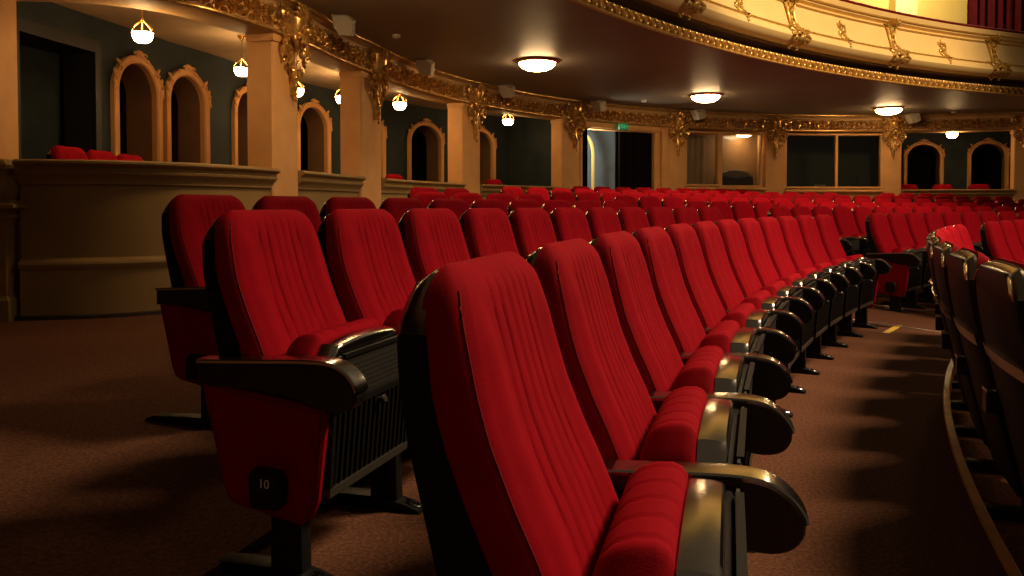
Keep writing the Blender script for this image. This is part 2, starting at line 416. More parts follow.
PLAB = ['bulging cream parapet wall of the leftmost box', 'cream parapet between the first and second full pillars', 'cream parapet between the second and third full pillars',
        'cream parapet between the third and fourth full pillars', 'cream parapet under the two arches beyond the dark windows', 'cream parapet at the right edge']
for i, (a, b) in enumerate(PB):
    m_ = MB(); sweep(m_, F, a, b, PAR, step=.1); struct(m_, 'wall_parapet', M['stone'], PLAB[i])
m_ = MB(); sweep(m_, F, 1.0, 27.5, [(.02, -.05), (-.035, -.05), (-.035, .158), (-.022, .166), (.02, .166)]); struct(m_, 'baseboard_left', M['baseb'])
# masonry below the windows and doorway flanks
low = MB()
for a, b, zt in ((16.67, 18.83, 1.50), (19.34, 21.75, 1.46)):
    sweep(low, F, a, b, [(.2, zt), (-.05, zt), (-.07, zt - .02), (-.07, zt - .05), (-.03, zt - .07), (0, zt - .12), (0, -.1), (.2, -.1)])
struct(low, 'wall_back', M['peach'], 'peach wall with a ledge below the glazed panels and dark windows')
# beam with cornice
BEAM = [(.30, ZX + .06), (.30, ZB), (-.05, ZB), (-.085, ZB + .012), (-.09, ZB + .035), (-.07, ZB + .05), (-.035, ZB + .06), (-.03, ZB + .255), (-.06, ZB + .265), (-.065, ZB + .285), (-.035, ZB + .295),
        (-.02, ZB + .31), (-.02, ZB + .345), (-.06, ZB + .352), (-.09, ZB + .37), (-.13, ZB + .385), (-.135, ZB + .405), (.30, ZB + .41)]
m_ = MB(); sweep(m_, F, 0, F.L - .05, BEAM, step=.12)
beam = struct(m_, 'trim_4', M['cream'], 'curved cream beam with cornice above the pillars')
m_ = MB()
m_.grid([[P3(F, s_, -.137 - .014 * cos(q), ZB + .385 + .02 * sin(q)) for q in [2 * pi * j / 8 for j in range(8)]] for s_ in frange(0, F.L - .05, .15)], cv=True, caps=True)
m_.grid([[P3(F, s_, -.09 - .010 * cos(q), ZB + .024 + .014 * sin(q)) for q in [2 * pi * j / 8 for j in range(8)]] for s_ in frange(0, F.L - .05, .15)], cv=True, caps=True)
m_.build('gilded_bead', M['gold'], beam)

def scroll(mb, y, z, r, turns, d0, sg, th, x=.02, n=16, k=.85):
    pts = []; rad = []
    for i in range(n + 1):
        t = i / n; q = d0 + sg * turns * 2 * pi * t; rr = r * (1 - k * t)
        pts.append((x + .012 * t, y + rr * cos(q), z + rr * sin(q))); rad.append(th * (1 - .45 * t))
    mb.tube(pts, rad, 5)
    mb.ell((x + .015, pts[-1][1], pts[-1][2]), (th * 1.3, th * 1.3, th * 1.3), 0, 4, 6)
def leaf(mb, y, z, L, W, ang, x=.012, D=.016):
    mb.ell((x, y, z), (D, W, L), ang, 5, 6)
    mb.ell((x + D * .8, y, z), (D * .5, W * .3, L * .85), ang, 4, 5)
# frieze motif A (open shell between curling leaves) and B (upright leaf spray)
mA = MB()
for t in (-1.2, -.75, -.3, .3, .75, 1.2): leaf(mA, .055 * sin(t), -.005 + .055 * cos(t), .048, .017, -t)
leaf(mA, 0, .062, .05, .018, 0, .02)
for sg in (-1, 1):
    scroll(mA, sg * .098, .01, .045, .9, pi / 2, -sg, .012)
    scroll(mA, sg * .085, -.062, .035, .8, -pi / 2, sg, .011)
    leaf(mA, sg * .145, .05, .05, .016, -sg * .8); leaf(mA, sg * .15, -.045, .045, .015, sg * .9)
    leaf(mA, sg * .045, -.075, .035, .013, sg * .7)
mA.ell((.02, 0, -.03), (.03, .026, .03))
mB_ = MB()
for t in (-.7, 0, .7): leaf(mB_, .035 * sin(t), .03 + .03 * cos(t), .055, .018, -t)
for sg in (-1, 1):
    scroll(mB_, sg * .04, -.045, .03, .8, pi * .5, sg, .010)
    leaf(mB_, sg * .05, -.01, .045, .013, -sg * 1.0)
mB_.ell((.022, 0, -.03), (.022, .02, .035))
m_ = MB(); s_ = .3; i = 0
while s_ < 26.8:
    zc = ZB + .155
    if not any(a + .06 < s_ < b - .02 for a, b in COLS[1:]):
        m_.merge(mA if i % 2 == 0 else mB_, lambda x, y, z, s_=s_: P3(F, s_ + y * .98, -.03 - x * 1.9, zc + z * 1.2))
    s_ += .235; i += 1
m_.build('gilded_scrollwork', M['gold'], beam, 50)

# gilded corbels over the pillars
cb = MB()
rows = []
for t in [i / 10 for i in range(11)]:          # tapering console body
    z = .16 - .86 * t; hwid_ = .12 * (1 - t) ** 1.3 + .03; dp = .05 + .13 * (1 - t) ** 1.6 + .03 * sin(t * 9)
    rows.append([(dp * cos(q) if abs(q) < 1.58 else 0, hwid_ * sin(q), z) for q in [-pi / 2 + pi * j / 8 for j in range(9)]] + [(-.02, 0, z)])
cb.grid(rows, cv=True, caps=True)
for t in (-1.3, -.85, -.4, 0, .4, .85, 1.3): leaf(cb, .10 * sin(t), .10 + .09 * cos(t), .075, .026, -t, .16, .03)
for t in (-.9, -.3, .3, .9): leaf(cb, .09 * sin(t), -.03 - .09 * cos(t), .07, .028, t, .15, .03)
for sg in (-1, 1):
    scroll(cb, sg * .23, .10, .09, 1.1, pi / 2, -sg, .028, .08)
    scroll(cb, sg * .19, -.06, .06, 1.0, -pi / 2, sg, .020, .05)
    scroll(cb, sg * .17, -.24, .11, 1.15, pi / 2, -sg, .028, .07)
    scroll(cb, sg * .10, -.42, .065, 1.0, pi, sg, .020, .06)
    leaf(cb, sg * .26, .0, .07, .024, -sg * 1.1, .04, .024); leaf(cb, sg * .24, .18, .06, .022, -sg * .7, .05, .024)
    leaf(cb, sg * .10, -.16, .09, .022, -sg * .45, .12, .025); leaf(cb, sg * .06, -.48, .07, .018, sg * .25, .06, .02)
    leaf(cb, sg * .20, -.34, .05, .018, sg * .6, .04, .02)
for z, r in ((-.52, .035), (-.60, .030), (-.68, .024), (-.74, .017)): cb.ell((.055, 0, z), (r, r, r * 1.4), 0, 5, 8)
cb.ell((.19, 0, -.02), (.05, .045, .055), 0, 6, 8); cb.ell((.14, 0, -.27), (.04, .035, .06), 0, 6, 8)
cbm = cb.mesh('gilded_corbel', M['gold'], 50)
for i, (a, b) in enumerate(COLS[1:]):
    s_ = (a + b) / 2 + (.10 if i < 4 else 0.0)
    o = bpy.data.objects.new('gilded_corbel', cbm); COL.objects.link(o); o.parent = PILL[i + 1]
    x, y = F.at(s_, -.03); o.location = (x, y, 2.945); o.rotation_euler = (0, 0, F.ang(s_) - pi / 2)

# ------------------------------------------------------------------ soffit and balcony front
m_ = MB(); rows = []
NF = 200
for i in range(NF + 1):
    x, y = F.at(F.L * i / NF, -.02); th = atan2(y - C0[1], C0[0] - x); R = hypot(x - C0[0], y - C0[1])
    rows.append([ring(th, 19.62 + (R - 19.62) * t, ZC) for t in (0, .15, .4, .7, 1)])
x, y = F.at(0); th0 = atan2(y - C0[1], C0[0] - x)
m_.grid(rows)
m_.grid([[ring(t, 19.62, ZC), ring(t, 25.0, ZC)] for t in frange(-.1, th0, .03)])
struct(m_, 'ceiling', M['soffit'])
m_ = MB()
m_.grid([[(-4.45, 6.2, z), (-4.9, 3, z), (-5.2, -1, z), (-5.4, -4, z)] for z in (-.3, 8)])
struct(m_, 'wall_side', M['stone'])

SURF = [(3.17, 19.62), (3.175, 19.60), (3.20, 19.60), (3.21, 19.66), (3.34, 19.66), (3.355, 19.80), (3.43, 19.80), (3.445, 19.64), (3.47, 19.52), (3.51, 19.44), (3.57, 19.40), (3.63, 19.415), (3.68, 19.46),
        (3.69, 19.445), (3.71, 19.445), (3.72, 19.50), (3.80, 19.55), (3.92, 19.59), (4.10, 19.61), (4.105, 19.59), (4.125, 19.59), (4.13, 19.62), (4.16, 19.61), (4.19, 19.55), (4.22, 19.54), (4.23, 19.49), (4.295, 19.46), (4.31, 19.48), (4.315, 19.55)]
BT0, BT1 = .02, 1.45
bal = empty('balcony', ring(.9, 19.6, ZC)); bal.location = (0, 0, 0)
tag(bal, 'bright cream balcony front with gilded ornaments and a rope moulding, upper right', 'balcony')
def bring(prof, m, name, t0=BT0, t1=BT1):
    mm = MB(); mm.grid([[ring(t, R, z) for z, R in prof] for t in frange(t0, t1, .012)]); return mm.build(name, m, bal)
bring([(3.345, 19.655), (3.35, 19.79), (3.425, 19.79), (3.44, 19.635), (3.455, 19.57), (3.451, 19.565), (3.435, 19.63)], M['coveshade'], 'shaded_cove')  # shade under the belly, put into the colour of this band
fr = bring(SURF + [(4.315, 19.85), (3.24, 19.95)], M['balcony'], 'front_panel')
bring([(4.31, 19.49), (4.325, 19.465), (4.345, 19.465), (4.36, 19.49), (4.365, 19.65), (4.35, 19.75), (4.30, 19.77)], M['railvelvet'], 'velvet_rail')
gl = MB()
for zc, R, r in ((3.70, 19.442, .009), (4.115, 19.587, .010), (3.188, 19.597, .010)):
    gl.grid([[ring(t, R - r * cos(q), zc + r * sin(q)) for q in [2 * pi * j / 6 for j in range(6)]] for t in frange(BT0, BT1, .012)], cv=True)
gl.build('gilded_line', M['goldp'], bal)
rp = MB(); n = int((1.32 - .50) * 19.6 / .16)
for i in range(n):
    th = .50 + i * .16 / 19.6
    for dz, da, an in ((.0, 0, .85), (.035, .062, -.6)):
        l = MB(); l.ell((0, 0, 0), (.04, .032, .095 if dz == 0 else .045), an, 6, 8)
        rp.merge(l, lambda x, y, z, th=th: ring(th + (y + da) / 19.6, 19.635 - x, 3.272 + z + dz * (-1 if an < 0 else 0)))
rp.build('rope_moulding', M['gold'], bal, 60)
def surfR(z):
    for (z0, r0), (z1, r1) in zip(SURF, SURF[1:]):
        if z0 <= z <= z1 and z1 > z0: return r0 + (r1 - r0) * (z - z0) / (z1 - z0)
    return 19.5
big = MB()
for t in (-1.3, -.8, -.3, .3, .8, 1.3): leaf(big, .10 * sin(t), 4.30 + .05 * cos(t), .055, .026, -t, .03, .03)
for sg in (-1, 1):
    scroll(big, sg * .10, 4.30, .045, 1.0, pi / 2, -sg, .016, .04)
    big.tube([(.025, sg * (.10 - .045 * sin(t * pi)), 4.24 - .46 * t) for t in [i / 10 for i in range(11)]], .016, 6)
    scroll(big, sg * .13, 3.76, .06, 1.0, pi / 2, -sg, .017, .03)
    scroll(big, sg * .10, 3.60, .085, 1.2, pi / 2, -sg, .020, .03)
    scroll(big, sg * .07, 3.52, .04, .9, -pi / 2, sg, .014, .03)
    leaf(big, sg * .17, 3.80, .06, .018, -sg * 1.2); leaf(big, sg * .15, 3.66, .06, .020, -sg * .4)
    leaf(big, sg * .045, 4.14, .06, .022, -sg * .4, .02, .025)
for z, L in ((4.20, .05), (4.10, .05), (4.0, .045), (3.9, .04)): leaf(big, 0, z, L, .03, 0, .02, .03)
for t in (-.9, -.3, .3, .9): leaf(big, .06 * sin(t), 3.66 + .07 * cos(t), .05, .022, -t, .03, .028)
big.ell((.03, 0, 3.62), (.035, .045, .06), 0, 6, 8)
sm = MB()
for sg, z in ((1, 4.06), (-1, 3.94), (1, 3.82)):
    scroll(sm, sg * .035, z, .045, 1.0, pi / 2, -sg, .014, .02); leaf(sm, -sg * .05, z + .02, .06, .02, sg * .5); leaf(sm, sg * .06, z - .05, .05, .016, -sg * .8)
leaf(sm, 0, 4.13, .06, .022, .2); leaf(sm, 0, 3.72, .06, .016, -.1); leaf(sm, 0, 3.99, .05, .03, .3, .02, .022); leaf(sm, .01, 3.88, .05, .028, -.3, .02, .022)
zq = lambda z: 3.70 + (z - 3.785) * (.87 if z > 3.785 else .95)
def orn(src, th, name):
    mm = MB(); mm.merge(src, lambda x, y, z: ring(th + y * 1.3 / 19.5, surfR(max(3.46, min(4.30, zq(z)))) - x * 1.2, zq(z))); return mm.build(name, M['goldp'], bal, 50)
for i in range(-3, 5): orn(big, .7438 + .1435 * i, 'gilded_bracket'); orn(sm, .8155 + .1435 * i, 'gilded_spray')

# upper level behind the balcony rail
m_ = MB(); m_.grid([[ring(t, 23.4, z) for z in (3.3, 5, 7, 9)] for t in frange(.2, 1.5, .03)]); struct(m_, 'wall_upper', M['upwall'])
m_ = MB(); m_.grid([[ring(t, 19.7, 3.30), ring(t, 23.4, 3.30)] for t in frange(BT0, BT1, .03)]); struct(m_, 'floor_balcony', M['carpet'])
UPX = []
def pil(t0, t1, lab):
    m_ = MB(); m_.grid([[ring(t, R, z) for t, R in ((t0, 23.4), (t0, 23.2), (t0 + .002, 23.18), (t1 - .002, 23.18), (t1, 23.2), (t1, 23.4))] for z in (3.3, 9)], cv=True, caps=True)
    struct(m_, 'pillar', M['upwall2'], lab)
pil(1.243, 1.271, 'pale yellow pilaster on the upper wall above the balcony rail')
m_ = MB(); rows = []
for i in range(181):
    t = 1.329 + .17 * i / 180; R = 23.05 + .07 * sin(i * .55) + .02 * sin(i * 1.3)
    rows.append([ring(t, R, z) for z in (3.31, 4.5, 6, 8)])
m_.grid(rows)
tag(m_.build('theatre_curtain', M['reddrape']), 'dark red pleated curtain above the balcony rail, top right', 'curtain')

# ------------------------------------------------------------------ doorway bay
m_ = MB()
for a, b, zz, n0 in ((13.62, 13.72, 2.83, -.02), (16.02, 16.21, 2.83, -.02), (15.86, 16.02, 2.83, .05)):
    m_.grid([[P3(F, s_, n, z) for s_, n in ((a, .24), (a, n0), (a + .02, n0 - .02), (b - .03, n0 - .02), (b, n0 + .01), (b, .24))] for z in (.3, zz)], cv=True, caps=True)
sweep(m_, F, 13.62, 16.21, [(.24, 2.83), (.24, 2.70), (.06, 2.70), (.04, 2.72), (.0, 2.73), (-.02, 2.77), (-.03, 2.83)])
struct(m_, 'door_2', M['peach'], 'moulded peach doorway frame with curtains')
m_ = MB(); m_.grid([[P3(F, s_, 1.55, .2), P3(F, s_, 1.55, 3.1)] for s_ in frange(13.4, 16.4, .2)]); struct(m_, 'wall_lobby', M['lobby'])
# yellow arch edge standing in the lobby
m_ = MB(); rows = []
for i in range(30):
    t = i / 29
    if t < .62: a, z = 0.0, .4 + (2.22 - .4) * t / .62; nx, nz = 1, 0
    else:
        q = (t - .62) / .38 * pi / 2; a, z = -.30 + .30 * cos(q), 2.22 + .45 * sin(q); nx, nz = cos(q), sin(q)
    rows.append([(a, z), (a + .06 * nx, z + .06 * nz)])
for r in rows[:]: pass
m_.grid([[P3(F, 14.815 + r[0][0], .9, r[0][1]), P3(F, 14.815 + r[1][0], .9, r[1][1]), P3(F, 14.815 + r[1][0], .93, r[1][1]), P3(F, 14.815 + r[0][0], .93, r[0][1])] for r in rows], cv=True, caps=True)
tag(m_.build('arched_trim', M['lobbygold']), 'brightly lit yellow arch edge inside the open doorway', 'arch')
def drape(name, a, b, n, z0, z1, m, fold=.05, per=.11):
    m_ = MB(); N = int((b - a) / per * 10)
    m_.grid([[P3(F, a + (b - a) * i / N, n + fold * sin(2 * pi * i / 10) + .01 * sin(i * .9), z0 + (z1 - z0) * t) for t in (0, .3, .7, 1)] for i in range(N + 1)])
    return m_.build(name, m)
tag(drape('door_curtain', 14.87, 15.90, .18, .35, 2.72, M['drape']), 'wide black curtain closing the right half of the doorway', 'curtain')
tag(drape('door_curtain', 13.72, 14.03, .20, .35, 2.72, M['drape']), 'narrow black curtain gathered at the left of the doorway', 'curtain')
# exit sign
ex = empty('exit_sign', (*F.at(14.80, -.12), 2.77), F.ang(14.80) - pi / 2)
tag(ex, 'small green lit exit sign over the doorway', 'sign')
m_ = MB(); m_.rbox(-.02, .05, -.125, .125, -.065, .065, .008); m_.build('sign_box', M['green'], ex)
m_ = MB()   # running figure, door and arrow
def sg_(y0, y1, z0, z1): m_.box(.0505, .053, y0, y1, z0, z1)
sg_(-.085, -.06, -.045, .045); sg_(-.085, -.045, .035, .045)
m_.ell((.052, -.005, .036), (.003, .010, .010)); m_.tube([(.052, -.01, .022), (.052, .0, -.006), (.052, .022, -.02), (.052, .02, -.045)], .006, 5)
m_.tube([(.052, 0, -.006), (.052, -.018, -.026), (.052, -.038, -.03)], .006, 5); m_.tube([(.052, -.03, .004), (.052, -.01, .02), (.052, .014, .012), (.052, .026, .0)], .005, 5)
sg_(.05, .09, -.006, .006); m_.tube([(.052, .075, .022), (.052, .095, 0), (.052, .075, -.022)], .005, 5)
m_.build('pictogram', M['greenlight'], ex)

# ------------------------------------------------------------------ glazed panels and dark windows
def window(idx, a, b, z0, z1, pane, lab, n=.04, fw=.05):
    m_ = MB()
    for (p, q, c, d) in ((a, a + fw, z0, z1), (b - fw, b, z0, z1), (a, b, z0, z0 + fw), (a, b, z1 - fw, z1)):
        m_.grid([[P3(F, s_, nn, z) for nn, z in ((.12, c), (-.01, c), (-.02, c + .01), (-.02, d - .01), (-.01, d), (.12, d))] for s_ in frange(p, q, .15)], cv=True, caps=True)
    o = struct(m_, 'window_%d' % idx, M['peach'], lab)
    g = MB(); g.grid([[P3(F, s_, nn, z) for nn, z in ((n, z0 + .01), (n, z1 - .01), (n + .01, z1 - .01), (n + .01, z0 + .01))] for s_ in frange(a + .01, b - .01, .2)], cv=True, caps=True)
    g.build('pane', pane, o)
def glass(name, tint):
    m = bpy.data.materials.new(name); m.use_nodes = True; nt = m.node_tree
    for x in list(nt.nodes):
        if x.type == 'BSDF_PRINCIPLED': nt.nodes.remove(x)
    out = [x for x in nt.nodes if x.type == 'OUTPUT_MATERIAL'][0]
    tr = nt.nodes.new('ShaderNodeBsdfTransparent'); tr.inputs[0].default_value = (*tint, 1)
    gl_ = nt.nodes.new('ShaderNodeBsdfGlossy'); gl_.inputs['Roughness'].default_value = .02; gl_.inputs[0].default_value = (.9, .9, .9, 1)
    fz = nt.nodes.new('ShaderNodeFresnel'); fz.inputs[0].default_value = 1.45
    mx = nt.nodes.new('ShaderNodeMixShader')
    nt.links.new(fz.outputs[0], mx.inputs[0]); nt.links.new(tr.outputs[0], mx.inputs[1]); nt.links.new(gl_.outputs[0], mx.inputs[2]); nt.links.new(mx.outputs[0], out.inputs[0])
    return m
M['glass'] = glass('clear_glass', (.9, .92, .9))
window(1, 16.67, 17.64, 1.52, 2.79, M['glass'], 'glazed panel with a pale drape behind, right of the doorway pillar')
window(2, 17.64, 18.76, 1.50, 2.79, M['glass'], 'glazed panel with a dark rounded shape behind it')
window(3, 19.34, 20.66, 1.48, 2.80, M['glass'], 'left dark window pane of the control room')
window(4, 20.62, 21.75, 1.48, 2.80, M['glass'], 'right dark window pane of the control room')
m_ = MB(); m_.grid([[P3(F, s_, .55, z) for z in (1.2, 2.62, 2.95)] for s_ in frange(16.5, 19.05, .2)])
m_.grid([[P3(F, s_, .16, 2.79), P3(F, s_, .16, 3.0)] for s_ in frange(16.6, 19.0, .2)])
struct(m_, 'wall_booth', M['panel'])
m_ = MB()
N = 60
m_.grid([[P3(F, 16.74 + 1.0 * .78 * i / N, .42 + .012 * sin(i * .55) + .006 * sin(i * 1.7), z) for z in (1.5, 2.1, 2.72)] for i in range(N + 1)])
tag(m_.build('pale_drape', mat('paledrape', (.46, .28, .13), rough=.8, noise=.2, nscale=5)), 'pale folded drape behind the left glazed panel', 'curtain')
# rounded dark cabinet behind the second pane, made up for a reflection
m_ = MB(); m_.prism([(-.47, 0), (.47, 0), (.45, .21), (.30, .215), (0, .17), (-.30, .215), (-.45, .21)], -.12, .12, 'y', .01)
cab = empty('rounded_silhouette', (*F.at(18.22, .33), 1.56), F.ang(18.14)); tag(cab, 'dark rounded cabinet, pale domed top, made up for a reflection in the second glazed panel', 'silhouette')
m_.build('body', M['dark'], cab)
m_ = MB(); m_.prism([(-.42, .215), (-.28, .222), (0, .180), (.28, .222), (.42, .215), (.36, .29), (.20, .35), (0, .37), (-.20, .35), (-.36, .29)], -.10, .10, 'y', .01); m_.build('domed_top', M['greyfan'], cab)
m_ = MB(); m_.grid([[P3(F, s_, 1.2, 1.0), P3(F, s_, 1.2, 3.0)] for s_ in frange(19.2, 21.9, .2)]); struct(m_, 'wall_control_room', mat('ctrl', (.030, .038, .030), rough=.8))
m_ = MB(); between(m_, 0, F, .1, F, .1, 1)
m_ = MB(); m_.box(-.14, .14, -.008, .008, 0, .09); o = m_.build('paper_sheet', M['white']); o.location = (*F.at(20.30, .10), 1.49); o.rotation_euler = (-.15, 0, F.ang(20.3)); tag(o, 'white sheet standing on the sill of the left dark window', 'paper')
m_ = MB(); m_.rbox(-.02, .02, -.10, .10, 0, .28, .02); o = m_.build('desk_monitor', M['dark']); o.location = (*F.at(21.45, .5), 1.52); o.rotation_euler = (0, 0, F.ang(21.4) + pi / 2); tag(o, 'dark monitor back in the corner of the right dark window', 'monitor')
m_ = MB(); m_.grid([[P3(F, s_, n, z) for n, z in ((.12, 1.42), (.12, 1.48), (1.2, 1.48), (1.2, 1.42))] for s_ in frange(19.34, 21.75, .2)], cv=True, caps=True); struct(m_, 'floor_control_room', M['dark'])

# small red wall label on the first pillar
fx = empty('fire_label', (*F.at(1.71, -.045), 1.545), F.ang(1.71) - pi / 2); tag(fx, 'small red label on the pillar at the left edge', 'sign')
m_ = MB(); m_.rbox(-.002, .004, -.022, .022, -.045, .045, .003); m_.build('plate', M['signred'], fx)
m_ = MB(); m_.box(.0042, .0055, -.008, .008, -.028, .028); m_.build('pale_mark', M['white'], fx)

# ------------------------------------------------------------------ lamps
def pendant(x, y, zc, sc=1.0):
    root = empty('pendant_lamp', (x, y, zc))
    m_ = MB(); m_.lathe([(.004, -.085 * sc), (.06 * sc, -.08 * sc), (.088 * sc, -.06 * sc), (.106 * sc, -.015 * sc), (.112 * sc, .02 * sc), (.108 * sc, .028 * sc), (.01, .03 * sc)], n=14); m_.build('glass_bowl', M['lampbowl'], root)
    m_ = MB()
    m_.grid([[((.112 + .006 * cos(q)) * sc * cos(p), (.112 + .006 * cos(q)) * sc * sin(p), (.032 + .006 * sin(q)) * sc) for q in [2 * pi * j / 6 for j in range(6)]] for p in [2 * pi * k / 20 for k in range(20)]], cu=True, cv=True)
    for k in range(6):
        a = 2 * pi * k / 6
        m_.tube([(cos(a) * r * sc, sin(a) * r * sc, z * sc) for r, z in ((.11, .03), (.112, .06), (.095, .095), (.06, .125), (.025, .15), (.012, .17))], .006 * sc, 5)
    m_.lathe([(.008, .16 * sc), (.018 * sc, .165 * sc), (.014 * sc, .185 * sc), (.004, .19 * sc)], n=10)
    m_.build('brass_crown', M['brass'], root)
    h = ZX - zc
    m_ = MB(); m_.tube([(0, 0, .18 * sc), (0, 0, h - .03)], .005, 6); m_.lathe([(.006, h - .07), (.025, h - .04), (.05, h - .012), (.05, h - .001)], n=14); m_.build('stem', M['brass'], root)
    return root
PEND = [(-3.39, 7.2, 2.64, .82, 'largest hanging lamp, in the leftmost box above the left arch'),
        (-3.10, 9.0, 2.63, .8, 'hanging lamp just left of the first full pillar'),
        (-2.90, 10.55, 2.62, .88, 'hanging lamp under the largest gilded corbel'),
        (-2.50, 11.55, 2.66, .95, 'small hanging lamp just left of the second full pillar'),
        (-1.85, 12.9, 2.74, 1.0, 'hanging lamp right of the second full pillar, above an arch'),
        (-.08, 15.6, 2.76, 1.0, 'hanging lamp right of the third full pillar'),
        (10.55, 18.75, 2.78, 1.1, 'hanging lamp between the two arches beyond the dark windows')]
for x, y, z, sc, lab in PEND: tag(pendant(x, y, z, sc), lab, 'lamp', 'hanging lamps in the boxes')
def dome(x, y, lab, m='domebowl'):
    root = empty('ceiling_lamp', (x, y, ZC))
    m_ = MB(); m_.lathe([(.33, -.001), (.335, -.012), (.32, -.03), (.285, -.04), (.27, -.03)], n=32); m_.build('brass_rim', M['brass'], root)
    m_ = MB(); m_.lathe([(.275, -.036), (.262, -.07), (.225, -.105), (.16, -.135), (.08, -.15), (.01, -.155)], n=20); m_.build('glass_dome', M[m], root)
    m_ = MB(); m_.lathe([(.004, -.15), (.018, -.158), (.02, -.17), (.010, -.182), (.002, -.188)], n=10); m_.build('finial', M['brass'], root)
    return tag(root, lab, 'lamp', 'round ceiling lamps under the balcony')
dome(-1.20, 7.15, 'round ceiling lamp under the balcony, nearest the leftmost box, out of view above', 'neardome')
dome(.375, 11.66, 'round ceiling lamp under the balcony, largest and leftmost of three')
dome(3.76, 15.2, 'round ceiling lamp under the balcony, middle of three')
dome(8.3, 17.25, 'round ceiling lamp above the dark windows')
def detector(x, y, lab):
    m_ = MB(); m_.lathe([(.05, 0), (.055, -.012), (.05, -.03), (.03, -.042), (.004, -.045)], n=18)
    o = m_.build('smoke_detector', M['white']); o.location = (x, y, ZC); tag(o, lab, 'smoke detector', 'small detectors on the soffit')
bl = empty('lamp_reflection', (*F.at(18.44, .27), 2.765)); tag(bl, 'shallow white dome glowing behind the second glazed panel, stands for a lamp reflection', 'lamp')  # added dome: stands for a mirrored ceiling lamp and lights the booth
m_ = MB(); m_.lathe([(.18, 0), (.17, -.02), (.12, -.045), (.05, -.06), (.005, -.062)], n=20); m_.build('glass_dome', M['reflectbowl'], bl)
m_ = MB(); m_.lathe([(.19, .012), (.195, 0), (.18, -.006)], n=20); m_.tube([(0, 0, .01), (0, 0, .25)], .008, 6); m_.build('rim', M['brass'], bl)
detector(-1.46, 9.9, 'small pale round detector on the soffit above the second full pillar')
detector(2.7, 16.0, 'small pale round detector on the soffit between the two left ceiling lamps')
detector(10.1, 17.9, 'small pale round detector on the soffit above the rightmost hanging lamp')
SPK = [(5.36, 'largest pale loudspeaker, right of the first full pillar on the cornice'), (8.17, 'pale loudspeaker on the cornice right of the second full pillar'), (10.95, 'pale loudspeaker on the cornice right of the third full pillar'),
       (13.85, 'pale loudspeaker on the cornice left above the doorway'), (16.78, 'pale loudspeaker on the cornice right above the doorway'), (22.3, 'pale loudspeaker on the cornice beneath the rightmost ceiling lamp')]
sp = None
for s_, lab in SPK:
    sp = empty('loudspeaker', (*F.at(s_, -.36), ZC - .105), F.ang(s_) - pi / 2 + .2)
    sp.rotation_euler[0] = .3; m_ = MB(); m_.prism([(-.13, .12), (.03, .12), (.11, .05), (.09, -.11), (-.05, -.11), (-.11, -.02)], -.12, .12, 'y', .012); m_.build('housing', M['speaker'], sp)
    m_ = MB(); m_.tube([(-.02, 0, .12), (-.02, 0, .127)], .02, 8); m_.tube([(.105, .05, -.0), (.108, .05, -.0)], .012, 8); m_.build('bracket', M['iron'], sp)
    tag(sp, lab, 'loudspeaker', 'pale loudspeakers along the cornice')

# ------------------------------------------------------------------ the theatre seat
def interp(tab, z):
    if z <= tab[0][0]: return tab[0][1]
    for (z0, a), (z1, b) in zip(tab, tab[1:]):
        if z <= z1: t = (z - z0) / (z1 - z0); return a + (b - a) * t
    return tab[-1][1]
UF = [(.30, .075), (.36, .085), (.42, .072), (.50, .050), (.57, .024), (.64, -.005), (.71, -.038), (.78, -.066), (.84, -.084), (.90, -.100), (.95, -.114), (.98, -.121), (1.0, -.128)]
UB = [(.26, -.015), (.40, -.035), (.50, -.048), (.62, -.068), (.71, -.108), (.78, -.134), (.84, -.150), (.93, -.164), (1.0, -.172)]
UR = [(.24, -.045), (.40, -.085), (.62, -.138), (.72, -.162), (.78, -.176), (.86, -.190), (.94, -.200), (.98, -.198), (1.0, -.190)]
def hwid(z):
    if z < .60: return .236 + .006 * (z - .3) / .3
    if z < .80: return .242
    if z < .88: return .242 - .008 * ((z - .80) / .08) ** 2
    t = (z - .88) / .12
    return .234 - .012 * t - .072 * (1 - sqrt(max(0, 1 - t ** 2.6)))
def back_cushion():
    m_ = MB(); rows = []
    zs = [.33 + (.86 - .33) * i / 20 for i in range(21)] + [.86 + .14 * sin(pi / 2 * i / 16) for i in range(1, 17)]
    grooves = [-.105, -.063, -.021, .021, .063, .105]
    front = [(-1 + .02 * 0, .0), (-1.0, .35), (-.995, .62), (-.975, .80), (-.945, .91), (-.90, .975)]
    for z in zs:
        w_ = hwid(z); ub = interp(UB, z) + .016 * max(0, (z - .955) / .045) ** 1.3; uf = interp(UF, z)
        tt = max(0, (z - .955) / .045); fade = sqrt(max(0, 1 - tt * tt)); bot = min(1, .35 + (z - .33) / .05)
        row = []
        for p, f in front: row.append((ub + (uf - ub) * f * fade * bot, w_ * p, z))
        N = 72
        for i in range(1, N):
            p = -.90 + 1.80 * i / N; v = p * w_
            e = abs(p) / .9
            dome_ = 1 + .10 * (1 - e * e) - .02
            f = .985 + .015 * (1 - e)
            wing = .010 * math.exp(-((abs(v) - .165) / .035) ** 2) * min(1, max(0, (1.0 - z) / .1))
            g = 0
            gz = min(1, max(0, (z - .40) / .06)) * min(1, max(0, (.985 - z) / .03))
            for gv in grooves:
                d = v - gv * (1 + .25 * (z - .6) * -1)
                g -= .0055 * math.exp(-(d / .0036) ** 2)
            row.append((ub + (uf - ub) * f * fade * bot + wing * fade + (g * gz * fade) + .006 * (1 - e * e) * fade, v, z))
        for p, f in reversed(front): row.append((ub + (uf - ub) * f * fade * bot, -w_ * p, z))
        rows.append(row)
    m_.grid(rows, cv=True, caps=True); return m_
RZ = lambda z: z if z < .84 else .84 + (z - .84) * .92
